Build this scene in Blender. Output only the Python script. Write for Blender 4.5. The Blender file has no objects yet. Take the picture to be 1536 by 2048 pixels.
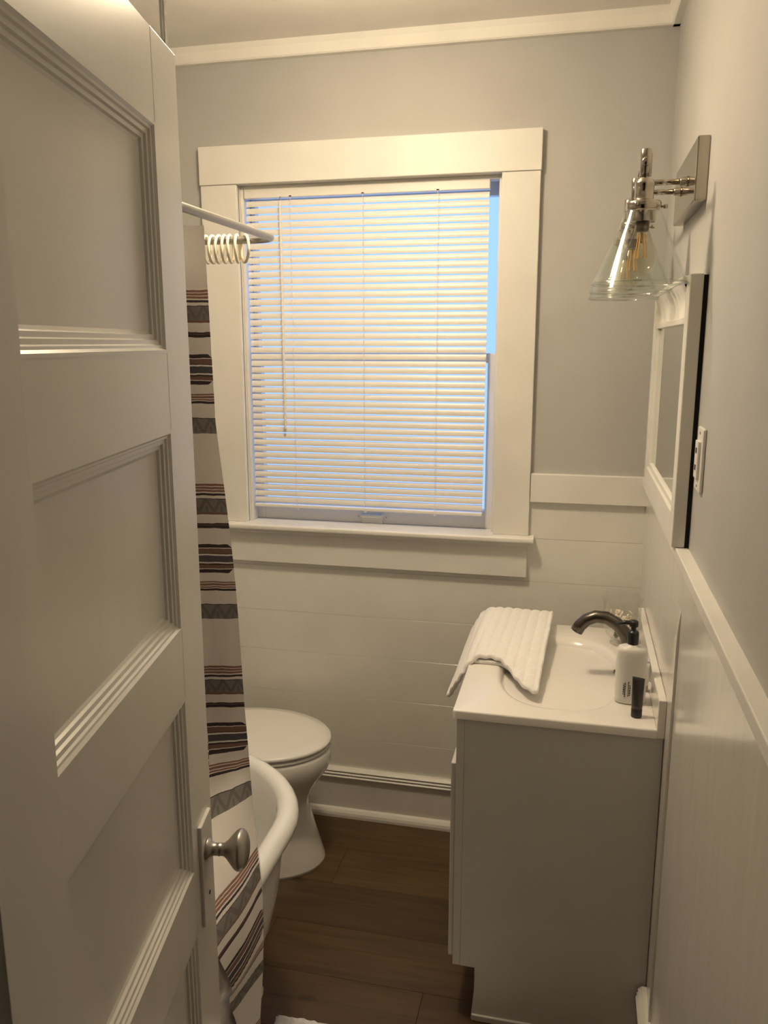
import bpy, bmesh, math, random
from mathutils import Vector, Matrix
random.seed(7)
S = bpy.context.scene
COL = S.collection
PI = math.pi

# ------------------------------------------------------------------ camera
CAM_H = 1.654
yaw, pitch, roll = 0.2289637, 0.2026686, -0.0010342
cam = bpy.data.cameras.new('camera'); camo = bpy.data.objects.new('camera', cam); COL.objects.link(camo)
cam.sensor_fit = 'VERTICAL'; cam.sensor_height = 36.0; cam.lens = 1644.3 / 2048 * 36.0
cam.clip_start = 0.01
fwd = Vector((-math.sin(yaw)*math.cos(pitch), math.cos(yaw)*math.cos(pitch), -math.sin(pitch)))
r0 = Vector((math.cos(yaw), math.sin(yaw), 0)); u0 = r0.cross(fwd)
rt = math.cos(roll)*r0 + math.sin(roll)*u0
up = -math.sin(roll)*r0 + math.cos(roll)*u0
M = Matrix((rt, up, -fwd)).transposed().to_4x4(); M.translation = Vector((0, 0, CAM_H))
camo.matrix_world = M
S.camera = camo

# ------------------------------------------------------------------ world (dusk sky outside the window) and exposure
w = bpy.data.worlds.new('world'); S.world = w; w.use_nodes = True
bg = w.node_tree.nodes['Background']
bg.inputs[0].default_value = (0.27, 0.48, 1.0, 1); bg.inputs[1].default_value = 1.6
S.view_settings.view_transform = 'Standard'; S.view_settings.look = 'None'
S.view_settings.gamma = 1.0; S.view_settings.use_curve_mapping = False
S.view_settings.exposure = 0.0
S.cycles.transparent_max_bounces = 40   # many layers of clear glass line up in the wall light
LAMP = (-0.56, 1.775, 2.398); LAMP_STRENGTH = 166.0; LAMP_COLOR = (1.0, 0.81, 0.55)

# ------------------------------------------------------------------ materials
def nt(name):
    m = bpy.data.materials.new(name); m.use_nodes = True
    t = m.node_tree; return m, t, t.nodes['Principled BSDF']
def mat(name, col, rough=0.5, metal=0.0, var=0.04, vscale=6.0, bump=0.0, bscale=60.0, coat=0.0, stretch=(1, 1, 1), spec=0.5):
    m, t, b = nt(name)
    b.inputs['Roughness'].default_value = rough; b.inputs['Metallic'].default_value = metal
    b.inputs['Specular IOR Level'].default_value = spec
    if coat: b.inputs['Coat Weight'].default_value = coat; b.inputs['Coat Roughness'].default_value = 0.08
    tc = t.nodes.new('ShaderNodeTexCoord'); mp = t.nodes.new('ShaderNodeMapping'); mp.inputs['Scale'].default_value = stretch
    t.links.new(tc.outputs['Object'], mp.inputs['Vector'])
    n = t.nodes.new('ShaderNodeTexNoise'); n.inputs['Scale'].default_value = vscale; n.inputs['Detail'].default_value = 4
    t.links.new(mp.outputs[0], n.inputs['Vector'])
    cr = t.nodes.new('ShaderNodeValToRGB')
    cr.color_ramp.elements[0].position = 0.3; cr.color_ramp.elements[1].position = 0.7
    cr.color_ramp.elements[0].color = tuple(c*(1-var) for c in col) + (1,)
    cr.color_ramp.elements[1].color = tuple(min(1, c*(1+var)) for c in col) + (1,)
    t.links.new(n.outputs[0], cr.inputs[0]); t.links.new(cr.outputs[0], b.inputs['Base Color'])
    if bump:
        n2 = t.nodes.new('ShaderNodeTexNoise'); n2.inputs['Scale'].default_value = bscale; n2.inputs['Detail'].default_value = 3
        t.links.new(mp.outputs[0], n2.inputs['Vector'])
        bp = t.nodes.new('ShaderNodeBump'); bp.inputs['Strength'].default_value = bump; bp.inputs['Distance'].default_value = 0.002
        t.links.new(n2.outputs[0], bp.inputs['Height']); t.links.new(bp.outputs[0], b.inputs['Normal'])
    return m
def glassmat(name, tint=(1, 1, 1), rough=0.0, ior=1.45, base=0.0):
    # thin clear glass: transparent body, fresnel gloss
    m = bpy.data.materials.new(name); m.use_nodes = True; t = m.node_tree; t.nodes.clear()
    o = t.nodes.new('ShaderNodeOutputMaterial'); mx = t.nodes.new('ShaderNodeMixShader')
    tr = t.nodes.new('ShaderNodeBsdfTransparent'); tr.inputs[0].default_value = tint + (1,)
    gl = t.nodes.new('ShaderNodeBsdfGlossy'); gl.inputs['Roughness'].default_value = rough
    lw = t.nodes.new('ShaderNodeLayerWeight'); lw.inputs[0].default_value = 0.5
    fr = t.nodes.new('ShaderNodeMath'); fr.operation = 'POWER'; fr.inputs[1].default_value = 4.5; t.links.new(lw.outputs['Facing'], fr.inputs[0])
    ad = t.nodes.new('ShaderNodeMath'); ad.operation = 'MULTIPLY_ADD'; ad.inputs[1].default_value = 0.6; ad.inputs[2].default_value = 0.02 + base; ad.use_clamp = True
    t.links.new(fr.outputs[0], ad.inputs[0]); t.links.new(ad.outputs[0], mx.inputs[0])
    t.links.new(tr.outputs[0], mx.inputs[1]); t.links.new(gl.outputs[0], mx.inputs[2]); t.links.new(mx.outputs[0], o.inputs[0])
    return m

M_TRIM = mat('white_trim_paint', (0.765, 0.745, 0.705), 0.42, bump=0.08, bscale=40)
M_WALL = mat('grey_wall_paint', (0.46, 0.452, 0.437), 0.6, var=0.03, bump=0.15, bscale=120)
M_WAINS = mat('white_wainscot_gloss_paint', (0.78, 0.76, 0.715), 0.28, bump=0.05, bscale=25, coat=0.15)
M_WAINR = mat('white_hardboard_gloss_paint', (0.74, 0.72, 0.675), 0.20, bump=0.018, bscale=9, coat=0.25, stretch=(6, 6, 0.8))
M_CEIL = mat('ceiling_paint', (0.84, 0.81, 0.76), 0.8, bump=0.15, bscale=80)
M_DOOR = mat('door_paint', (0.69, 0.67, 0.635), 0.27, bump=0.1, bscale=30, stretch=(1, 1, 0.2))
M_HALL = mat('hall_wall_paint', (0.34, 0.32, 0.30), 0.7)
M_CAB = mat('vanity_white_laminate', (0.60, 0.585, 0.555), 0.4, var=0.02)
M_TOP = mat('cultured_marble_white', (0.86, 0.83, 0.79), 0.14, var=0.015, coat=0.3)
M_CERAM = mat('vitreous_china', (0.82, 0.80, 0.77), 0.12, var=0.01, coat=0.4)
M_SEAT = mat('toilet_seat_plastic', (0.80, 0.78, 0.75), 0.22, var=0.01)
M_ENAM = mat('porcelain_enamel', (0.86, 0.85, 0.84), 0.16, var=0.015, coat=0.4, bump=0.04, bscale=50)
M_NICK = mat('polished_nickel', (0.44, 0.395, 0.335), 0.12, 1.0, var=0.03)
M_ROD = mat('grey_coated_rod', (0.37, 0.36, 0.345), 0.34, 0.8, var=0.05)
M_CHROME = mat('chrome', (0.75, 0.74, 0.72), 0.06, 1.0, var=0.02)
M_BRONZE = mat('dark_brushed_nickel', (0.13, 0.115, 0.10), 0.30, 1.0, var=0.08, vscale=30)
M_PEWT = mat('pewter_knob', (0.42, 0.40, 0.36), 0.34, 0.85, var=0.08, vscale=40)
M_BLACK = mat('black_plastic', (0.012, 0.012, 0.013), 0.35, var=0.1)
M_TUBE = mat('black_tube', (0.035, 0.033, 0.033), 0.4, var=0.1)
M_BOTTLE = mat('frosted_white_bottle', (0.78, 0.76, 0.73), 0.3, var=0.02)
M_INK = mat('dark_print', (0.06, 0.05, 0.05), 0.6)
M_PLAST = mat('white_plastic', (0.80, 0.78, 0.74), 0.3, var=0.02)
M_DARK = mat('dark_backing', (0.012, 0.011, 0.010), 0.9)
M_SLAT = mat('blind_slat_vinyl', (0.80, 0.77, 0.73), 0.35, var=0.01)
M_CORD = mat('blind_cord', (0.85, 0.83, 0.80), 0.7)
M_RING = mat('ivory_ring_plastic', (0.85, 0.78, 0.62), 0.2, var=0.03)
M_TOWEL = mat('white_terry_cloth', (0.88, 0.85, 0.82), 0.95, var=0.03, vscale=90, bump=0.6, bscale=500)
M_RUG = mat('white_bath_rug_pile', (0.82, 0.81, 0.82), 1.0, var=0.08, vscale=120, bump=1.0, bscale=300)
M_GLASS = glassmat('window_glass')
M_SHADE = glassmat('clear_shade_glass', (0.97, 0.98, 0.97), 0.0, 1.5, 0.005)
M_BULBG = glassmat('bulb_glass', (0.95, 0.92, 0.86), 0.0, 1.45, 0.03)
M_RIMG = glassmat('shade_rim_glass', (0.90, 0.92, 0.90), 0.03, 1.5, 0.22)
M_VASE = glassmat('vase_glass', (0.985, 0.985, 0.98), 0.02, 1.5, 0.02)
M_FIL = mat('amber_led_filament', (0.85, 0.50, 0.12), 0.6)
M_SHELL = mat('dried_petals', (0.75, 0.68, 0.58), 0.8, var=0.2, vscale=60)
M_LEAF = mat('dried_green_leaves', (0.16, 0.22, 0.10), 0.8, var=0.3, vscale=60)
M_MIRROR = mat('mirror_silver', (0.80, 0.82, 0.80), 0.02, 1.0, var=0.0)
M_PLY = mat('subfloor', (0.10, 0.06, 0.035), 0.8)

def floor_mat():
    m, t, b = nt('oak_plank'); b.inputs['Roughness'].default_value = 0.42
    tc = t.nodes.new('ShaderNodeTexCoord'); oi = t.nodes.new('ShaderNodeObjectInfo')
    mp = t.nodes.new('ShaderNodeMapping'); mp.inputs['Scale'].default_value = (1.2, 14, 1)
    ad = t.nodes.new('ShaderNodeVectorMath'); ad.operation = 'ADD'
    sc = t.nodes.new('ShaderNodeVectorMath'); sc.operation = 'SCALE'; sc.inputs[0].default_value = (7, 3, 0)
    t.links.new(oi.outputs['Random'], sc.inputs['Scale'])
    t.links.new(tc.outputs['Object'], ad.inputs[0]); t.links.new(sc.outputs[0], ad.inputs[1]); t.links.new(ad.outputs[0], mp.inputs['Vector'])
    n = t.nodes.new('ShaderNodeTexNoise'); n.inputs['Scale'].default_value = 2.2; n.inputs['Detail'].default_value = 8; n.inputs['Distortion'].default_value = 1.2
    t.links.new(mp.outputs[0], n.inputs['Vector'])
    cr = t.nodes.new('ShaderNodeValToRGB'); e = cr.color_ramp.elements
    e[0].position = 0.25; e[0].color = (0.045, 0.022, 0.0070, 1); e[1].position = 0.75; e[1].color = (0.105, 0.058, 0.021, 1)
    t.links.new(n.outputs[0], cr.inputs[0])
    # knots
    v = t.nodes.new('ShaderNodeTexVoronoi'); v.inputs['Scale'].default_value = 2.6
    mp2 = t.nodes.new('ShaderNodeMapping'); mp2.inputs['Scale'].default_value = (1, 2.2, 1)
    t.links.new(ad.outputs[0], mp2.inputs['Vector']); t.links.new(mp2.outputs[0], v.inputs['Vector'])
    kr = t.nodes.new('ShaderNodeValToRGB'); k = kr.color_ramp.elements
    k[0].position = 0.02; k[0].color = (0.25, 0.25, 0.25, 1); k[1].position = 0.10; k[1].color = (1, 1, 1, 1)
    t.links.new(v.outputs['Distance'], kr.inputs[0])
    hv = t.nodes.new('ShaderNodeMapRange'); hv.inputs[3].default_value = 0.8; hv.inputs[4].default_value = 1.2
    t.links.new(oi.outputs['Random'], hv.inputs[0])
    mx = t.nodes.new('ShaderNodeMix'); mx.data_type = 'RGBA'; mx.blend_type = 'MULTIPLY'; mx.inputs[0].default_value = 1
    t.links.new(cr.outputs[0], mx.inputs[6]); t.links.new(kr.outputs[0], mx.inputs[7])
    m2 = t.nodes.new('ShaderNodeVectorMath'); m2.operation = 'SCALE'
    t.links.new(mx.outputs[2], m2.inputs[0]); t.links.new(hv.outputs[0], m2.inputs['Scale'])
    t.links.new(m2.outputs[0], b.inputs['Base Color'])
    bp = t.nodes.new('ShaderNodeBump'); bp.inputs['Strength'].default_value = 0.15; bp.inputs['Distance'].default_value = 0.002
    t.links.new(n.outputs[0], bp.inputs['Height']); t.links.new(bp.outputs[0], b.inputs['Normal'])
    return m
M_FLOOR = floor_mat()

def curtain_mat():
    m, t, b = nt('printed_curtain_cloth'); b.inputs['Roughness'].default_value = 0.9
    N = t.nodes.new; L = t.links.new
    def math_(op, a, bb=None, c=None):
        n = N('ShaderNodeMath'); n.operation = op
        for i, x in enumerate((a, bb, c)):
            if x is None: continue
            if isinstance(x, (int, float)): n.inputs[i].default_value = x
            else: L(x, n.inputs[i])
        return n.outputs[0]
    uv = N('ShaderNodeUVMap'); uv.uv_map = 'UVMap'
    sp = N('ShaderNodeSeparateXYZ'); L(uv.outputs[0], sp.inputs[0]); U, V = sp.outputs[0], sp.outputs[1]
    # small hand-printed wobble
    wn = N('ShaderNodeTexNoise'); wn.inputs['Scale'].default_value = 45; L(uv.outputs[0], wn.inputs['Vector'])
    V = math_('ADD', V, math_('MULTIPLY', math_('SUBTRACT', wn.outputs[0], 0.5), 0.004))
    per = 0.362
    fv = math_('FRACT', math_('DIVIDE', V, per))
    W = (0.86, 0.82, 0.79); R = (0.30, 0.155, 0.125); K = (0.055, 0.040, 0.045); G = (0.235, 0.222, 0.215); Nn = (0.22, 0.125, 0.105); D = (0.10, 0.095, 0.115)
    def ramp(stops):
        cr = N('ShaderNodeValToRGB'); cr.color_ramp.interpolation = 'CONSTANT'
        e = cr.color_ramp.elements
        while len(e) < len(stops): e.new(0.5)
        for el, (p, c) in zip(e, stops): el.position = p/per; el.color = c + (1,)
        L(fv, cr.inputs[0]); return cr
    st = ramp([(0, R), (.0035, W), (.0055, R), (.0095, W), (.011, R), (.0145, W), (.018, K), (.022, W), (.027, K), (.029, G), (.054, Nn), (.058, W),
               (.075, K), (.0785, Nn), (.0795, K), (.086, W), (.190, R), (.1935, W), (.195, R), (.1985, W), (.2, R), (.2035, W), (.2045, K), (.208, W), (.235, K), (.237, G), (.265, W)])
    mo = ramp([(0, W), (.116, K), (.1235, W), (.1255, Nn), (.135, K), (.137, W), (.1395, D), (.1525, W), (.155, K), (.157, Nn), (.1645, W), (.1665, K), (.173, W)])
    # lozenge shaped motif, repeated along the cloth
    dv = math_('ABSOLUTE', math_('SUBTRACT', math_('MULTIPLY', fv, per), 0.1445))
    fu = math_('ABSOLUTE', math_('SUBTRACT', math_('FRACT', math_('DIVIDE', U, 0.17)), 0.5))
    du = math_('MULTIPLY', fu, 0.17)
    lim = math_('SUBTRACT', 0.074, math_('MULTIPLY', dv, 1.15))
    lo = math_('LESS_THAN', du, lim)
    mx = N('ShaderNodeMix'); mx.data_type = 'RGBA'
    L(lo, mx.inputs[0]); mx.inputs[6].default_value = W + (1,); L(mo.outputs[0], mx.inputs[7])
    # choose motif inside the band .112-.176
    inb = math_('MULTIPLY', math_('GREATER_THAN', fv, 0.112/per), math_('LESS_THAN', fv, 0.176/per))
    m2 = N('ShaderNodeMix'); m2.data_type = 'RGBA'; L(inb, m2.inputs[0]); L(st.outputs[0], m2.inputs[6]); L(mx.outputs[2], m2.inputs[7])
    # zigzag print on the grey bands
    def band(a, bnd): return math_('MULTIPLY', math_('GREATER_THAN', fv, a/per), math_('LESS_THAN', fv, bnd/per))
    gb = math_('ADD', band(.029, .054), band(.237, .265))
    tri = math_('MULTIPLY', math_('ABSOLUTE', math_('SUBTRACT', math_('FRACT', math_('DIVIDE', U, 0.030)), 0.5)), 2.0)
    rel = math_('ADD', math_('MULTIPLY', band(.029, .054), math_('DIVIDE', math_('SUBTRACT', math_('MULTIPLY', fv, per), .029), .025)),
                math_('MULTIPLY', band(.237, .265), math_('DIVIDE', math_('SUBTRACT', math_('MULTIPLY', fv, per), .237), .028)))
    zz = math_('LESS_THAN', math_('ABSOLUTE', math_('SUBTRACT', rel, tri)), 0.22)
    tick = math_('MULTIPLY', math_('LESS_THAN', tri, 0.14), math_('GREATER_THAN', rel, 0.55))
    zz = math_('MULTIPLY', math_('MAXIMUM', zz, tick), gb)
    m3 = N('ShaderNodeMix'); m3.data_type = 'RGBA'; L(math_('MULTIPLY', zz, 0.34), m3.inputs[0]); L(m2.outputs[2], m3.inputs[6]); m3.inputs[7].default_value = K + (1,)
    # unprinted heading at the very top
    top = math_('LESS_THAN', V, -0.004)
    m4 = N('ShaderNodeMix'); m4.data_type = 'RGBA'; L(top, m4.inputs[0]); L(m3.outputs[2], m4.inputs[6]); m4.inputs[7].default_value = (0.80, 0.765, 0.735, 1)
    L(m4.outputs[2], b.inputs['Base Color'])
    wv = N('ShaderNodeTexNoise'); wv.inputs['Scale'].default_value = 600; L(uv.outputs[0], wv.inputs['Vector'])
    bp = N('ShaderNodeBump'); bp.inputs['Strength'].default_value = 0.3; bp.inputs['Distance'].default_value = 0.001
    L(wv.outputs[0], bp.inputs['Height']); L(bp.outputs[0], b.inputs['Normal'])
    return m
M_CURT = curtain_mat()

def liner_mat():
    m = bpy.data.materials.new('clear_vinyl_liner'); m.use_nodes = True; t = m.node_tree; t.nodes.clear()
    o = t.nodes.new('ShaderNodeOutputMaterial'); mx = t.nodes.new('ShaderNodeMixShader'); mx.inputs[0].default_value = 0.5
    tr = t.nodes.new('ShaderNodeBsdfTransparent')
    p = t.nodes.new('ShaderNodeBsdfPrincipled'); p.inputs['Base Color'].default_value = (0.75, 0.73, 0.71, 1); p.inputs['Roughness'].default_value = 0.2
    nz = t.nodes.new('ShaderNodeTexNoise'); nz.inputs['Scale'].default_value = 30
    bp = t.nodes.new('ShaderNodeBump'); bp.inputs['Strength'].default_value = 0.2; bp.inputs['Distance'].default_value = 0.003
    t.links.new(nz.outputs[0], bp.inputs['Height']); t.links.new(bp.outputs[0], p.inputs['Normal'])
    t.links.new(tr.outputs[0], mx.inputs[1]); t.links.new(p.outputs[0], mx.inputs[2]); t.links.new(mx.outputs[0], o.inputs[0])
    return m
M_LINER = liner_mat()
def emit_mat(name, col, s):
    m = bpy.data.materials.new(name); m.use_nodes = True; t = m.node_tree; t.nodes.clear()
    o = t.nodes.new('ShaderNodeOutputMaterial'); e = t.nodes.new('ShaderNodeEmission')
    e.inputs[0].default_value = col + (1,); e.inputs[1].default_value = s; t.links.new(e.outputs[0], o.inputs[0]); return m

# ------------------------------------------------------------------ mesh helpers (all shapes given in world coordinates unless a frame is passed)
BASE = {}
def base_of(o):
    return BASE.get(o, Vector((0, 0, 0))) if o else Vector((0, 0, 0))
def thing(name, label, cat, loc=(0, 0, 0), group=None, kind=None, rotz=0.0):
    o = bpy.data.objects.new(name, None); COL.objects.link(o); o.location = loc; o.rotation_euler = (0, 0, rotz)
    o.empty_display_size = 0.05
    BASE[o] = Vector(loc); tag(o, label, cat, group, kind); return o
def tag(o, label, cat=None, group=None, kind=None):
    o['label'] = label
    if cat: o['category'] = cat
    if group: o['group'] = group
    if kind: o['kind'] = kind
    return o
def obj(name, bm, m, parent=None, smooth=False, local=False, origin=None):
    me = bpy.data.meshes.new(name)
    off = Vector((0, 0, 0))
    if not local:
        if parent is not None: off = base_of(parent)
        elif origin is not None: off = Vector(origin)
    if off.length: bmesh.ops.translate(bm, verts=bm.verts, vec=-off)
    bmesh.ops.recalc_face_normals(bm, faces=bm.faces)
    bm.to_mesh(me); bm.free()
    if smooth:
        for p in me.polygons: p.use_smooth = True
    o = bpy.data.objects.new(name, me); COL.objects.link(o); me.materials.append(m)
    if parent is not None: o.parent = parent; BASE[o] = off if not local else Vector((0, 0, 0))
    elif origin is not None: o.location = origin; BASE[o] = Vector(origin)
    return o
def add_box(bm, x0, x1, y0, y1, z0, z1, bev=0.0, seg=2):
    b2 = bmesh.new()
    vs = [b2.verts.new((x, y, z)) for x in (x0, x1) for y in (y0, y1) for z in (z0, z1)]
    for f in ((0, 1, 3, 2), (4, 6, 7, 5), (0, 4, 5, 1), (2, 3, 7, 6), (0, 2, 6, 4), (1, 5, 7, 3)): b2.faces.new([vs[i] for i in f])
    if bev: bmesh.ops.bevel(b2, geom=list(b2.edges), offset=bev, segments=seg, affect='EDGES', profile=0.5)
    merge(bm, b2); return bm
def merge(bm, b2):
    me = bpy.data.meshes.new('tmp'); b2.to_mesh(me); b2.free(); bm.from_mesh(me); bpy.data.meshes.remove(me)
def box(x0, x1, y0, y1, z0, z1, bev=0.0, seg=2):
    return add_box(bmesh.new(), x0, x1, y0, y1, z0, z1, bev, seg)
def loft(rings, close=True, cap0=True, cap1=True):
    bm = bmesh.new(); R = [[bm.verts.new(p) for p in r] for r in rings]
    n = len(R[0])
    for a, b in zip(R, R[1:]):
        for i in range(n if close else n-1):
            j = (i+1) % n
            try: bm.faces.new((a[i], a[j], b[j], b[i]))
            except ValueError: pass
    if close and cap0: bm.faces.new(list(reversed(R[0])))
    if close and cap1: bm.faces.new(R[-1])
    return bm
def lathe(center, prof, seg=32, axis=(0, 0, 1), cap0=True, cap1=True):
    # prof: list of (radius, distance along axis)
    A = Vector(axis).normalized(); t = Vector((1, 0, 0)) if abs(A.x) < 0.9 else Vector((0, 1, 0))
    e1 = A.cross(t).normalized(); e2 = A.cross(e1); C = Vector(center)
    rings = [[C + A*h + (e1*math.cos(2*PI*i/seg) + e2*math.sin(2*PI*i/seg))*max(r, 1e-5) for i in range(seg)] for r, h in prof]
    return loft(rings, True, cap0, cap1)
def tube(path, rad, seg=12, closed=False, caps=True):
    P = [Vector(p) for p in path]; n = len(P)
    rads = rad if isinstance(rad, (list, tuple)) else [rad]*n
    rings = []; prev = None
    for i in range(n):
        if closed: T = (P[(i+1) % n] - P[i-1]).normalized()
        else: T = (P[min(i+1, n-1)] - P[max(i-1, 0)]).normalized()
        if prev is None:
            t = Vector((0, 0, 1)) if abs(T.z) < 0.9 else Vector((1, 0, 0)); e1 = T.cross(t).normalized()
        else:
            e1 = (prev - T*prev.dot(T)).normalized()
        prev = e1; e2 = T.cross(e1)
        rings.append([P[i] + (e1*math.cos(2*PI*k/seg) + e2*math.sin(2*PI*k/seg))*rads[i] for k in range(seg)])
    if closed: rings.append(rings[0][:])
    bm = loft(rings, True, caps and not closed, caps and not closed)
    if closed: bmesh.ops.remove_doubles(bm, verts=bm.verts, dist=1e-6)
    return bm
def extrude_profile(prof, a, b, ax):
    # prof: closed list of (p,q); ax 'x': p->y q->z swept in x ; ax 'y': p->x q->z swept in y
    f = (lambda s, p, q: (s, p, q)) if ax == 'x' else (lambda s, p, q: (p, s, q))
    return loft([[f(a, p, q) for p, q in prof], [f(b, p, q) for p, q in prof]])
def copy_tree(o, parent=None):
    c = o.copy(); COL.objects.link(c); c.parent = parent
    for ch in list(o.children): copy_tree(ch, c)
    return c

# ------------------------------------------------------------------ key dimensions
YW = 2.58          # back wall (upper plaster and wainscot backing)
XR = 0.2285        # upper right wall
XW = 0.2205        # wainscot face on the right wall
XL = -1.50; YF = 0.45; YH = -3.2; XH = 2.4
ZC = 2.545

# ------------------------------------------------------------------ floor: planks run along x
fl = thing('floor', 'brown wood plank floor', 'floor', (0, 0, 0), kind='structure')
obj('subfloor', box(XL, XH, YH, YW+0.02, -0.06, -0.0125), M_PLY, fl)
row = 0.1865; y1 = 2.562; i = 0
while y1 > -1.3:
    y0 = max(YH, y1-row); xe = XR if y0 > YF-0.15 else XH
    cut = [XL, XL + 0.35 + (i*0.47) % 1.05, xe] if y0 > 0.2 else [XL, -0.4 + (i*0.37) % 0.8, xe]
    for a, b in zip(cut, cut[1:]):
        bm = box(a+0.0003, b-0.0003, y0+0.0004, y1-0.0004, -0.012, 0.0, 0.0007, 1)
        o = obj('plank', bm, M_FLOOR, fl)
    y1 -= row; i += 1

# ------------------------------------------------------------------ ceiling and walls
tag(obj('ceiling', box(XL-0.1, XH+0.1, YH-0.1, YW+0.25, ZC, ZC+0.1), M_CEIL), 'flat painted bathroom ceiling', 'ceiling', kind='structure')
WX0, WX1, WZ0, WZ1 = -1.073, -0.242, 1.040, 2.142     # window opening
bm = bmesh.new()
add_box(bm, XL-0.1, WX0-0.02, YW, YW+0.15, -0.06, ZC); add_box(bm, WX1+0.02, XR+0.1, YW, YW+0.15, -0.06, ZC)
add_box(bm, WX0-0.02, WX1+0.02, YW, YW+0.15, -0.06, WZ0-0.02); add_box(bm, WX0-0.02, WX1+0.02, YW, YW+0.15, WZ1+0.02, ZC)
wb = tag(obj('wall_back', bm, M_WALL), 'grey painted wall around the window with white wainscot below', 'wall', kind='structure')
# horizontal wainscot boards on the back wall, thin shadow joint between them
zs = [0.178, 0.292, 0.4485, 0.600, 0.7445, 0.905, 1.047, 1.180]
for a, b in zip(zs, zs[1:]):
    spans = [(XL, XW+0.004)]
    if b > 0.96: spans = [(XL, WX0-0.10), (WX1+0.10, XW+0.004)]
    for s0, s1 in spans:
        obj('wainscot_board', box(s0, s1, YW-0.004, YW+0.002, a+0.0004, b-0.0004, 0.0006, 1), M_WAINS, wb)
obj('wainscot_board', box(WX0-0.10, WX1+0.10, YW-0.004, YW+0.002, 0.9054, 0.97), M_WAINS, wb)
wr = tag(obj('wall_right', box(XR, XR+0.12, YF-0.12, YW+0.15, -0.06, ZC), M_WALL), 'grey painted wall above glossy white wainscot behind the vanity', 'wall', kind='structure')
lift = bmesh.new(); cols = []
ysn = [1.648, 1.656, 1.668, 1.685, 1.71, 1.75, 1.80, 1.90, YW]; zsn = [0.0, 0.3, 0.6, 0.9, 1.05, 1.085, 1.105, 1.12, 1.132, 1.24]
thk = [.0055, .0055, .0055, .0055, .0052, .0046, .0032, .0016, 0.0, 0.0]
back = [lift.verts.new((XR+.001, 1.648, z)) for z in zsn]
for y in ysn: cols.append([lift.verts.new((XW - t_*math.exp(-(y-1.648)/0.05), y, z)) for z, t_ in zip(zsn, thk)])
for A_, B_ in zip([back]+cols, cols):
    for k in range(len(zsn)-1): lift.faces.new((A_[k], B_[k], B_[k+1], A_[k+1]))
obj('wainscot_sheet', lift, M_WAINR, wr)
obj('wainscot_sheet', box(XW, XR+0.002, YF, 1.6475, 0.0, 1.24, 0.0003, 1), M_WAINR, wr)
tag(obj('wall_left', box(XL-0.12, XL, YH-0.1, YW+0.15, -0.06, ZC), M_WALL), 'grey wall behind the bathtub', 'wall', kind='structure')
bm = bmesh.new()
add_box(bm, XL-0.1, -0.455, YF-0.12, YF, -0.06, ZC); add_box(bm, 0.20, XH+0.1, YF-0.12, YF, -0.06, ZC); add_box(bm, -0.455, 0.20, YF-0.12, YF, 2.06, ZC)
tag(obj('wall_front', bm, M_WALL), 'wall with the doorway into the bathroom', 'wall', kind='structure')
bm = bmesh.new()
add_box(bm, XL-0.1, XH+0.1, YH-0.1, YH, -0.06, ZC); add_box(bm, XH, XH+0.1, YH, YF, -0.06, ZC)
tag(obj('wall_hall', bm, M_HALL), 'hallway wall outside the bathroom door', 'wall', kind='structure')
bm = bmesh.new()
add_box(bm, -0.455, -0.437, YF-0.13, YF+0.004, 0, 2.06, 0.002); add_box(bm, 0.182, 0.20, YF-0.13, YF+0.004, 0, 2.06, 0.002); add_box(bm, -0.437, 0.182, YF-0.13, YF+0.004, 2.042, 2.06, 0.002)
tag(obj('trim_5', bm, M_TRIM), 'white door jamb lining the bathroom doorway', 'door jamb', kind='structure')

# ------------------------------------------------------------------ trims
tag(obj('trim_1', extrude_profile([(YW+.001, 2.499), (2.562, 2.499), (2.558, 2.503), (2.556, 2.53), (2.548, 2.5455), (YW+.001, 2.5455)], XL, XR, 'x'), M_CEIL), 'painted trim board where back wall meets ceiling', 'ceiling trim', kind='structure')
tag(obj('trim_2', extrude_profile([(XR+.001, 2.499), (0.2105, 2.499), (0.2065, 2.503), (0.2045, 2.53), (0.1965, 2.5455), (XR+.001, 2.5455)], YF, YW, 'y'), M_CEIL), 'painted trim board where right wall meets ceiling', 'ceiling trim', kind='structure')
bm = box(WX1+0.114, XW+0.002, 2.559, YW+.001, 1.167, 1.256, 0.002)
add_box(bm, XL, WX0-0.122, 2.559, YW+.001, 1.167, 1.256, 0.002)
tag(obj('trim_3', bm, M_TRIM), 'flat white chair rail beside the window', 'chair rail', kind='structure')
tag(obj('trim_4', box(0.2035, XR+.001, YF, 2.5585, 1.234, 1.2555, 0.002), M_TRIM), 'white chair rail cap running under the mirror', 'chair rail', kind='structure')
def base_profile(s, f):  # s = wall coordinate, f = +1/-1 direction into the room
    d = lambda v: s + f*v
    return [(d(-.001), 0), (d(.034), 0), (d(.034), .010), (d(.031), .019), (d(.024), .027), (d(.014), .030), (d(.014), .148), (d(.024), .150), (d(.024), .152), (d(.016), .1585), (d(.016), .160), (d(.022), .161), (d(.022), .1625), (d(.014), .169), (d(.014), .1705), (d(.020), .1715), (d(.020), .173), (d(.011), .181), (d(-.001), .181)]
tag(obj('baseboard_back', extrude_profile(base_profile(YW-0.004, -1), XL, XW+0.002, 'x'), M_TRIM), 'white baseboard with three reeded beads below the window', 'baseboard', kind='structure')
tag(obj('baseboard_right', extrude_profile(base_profile(XW, -1), YF, 1.752, 'y'), M_TRIM), 'white baseboard beside the vanity', 'baseboard', kind='structure')

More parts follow.
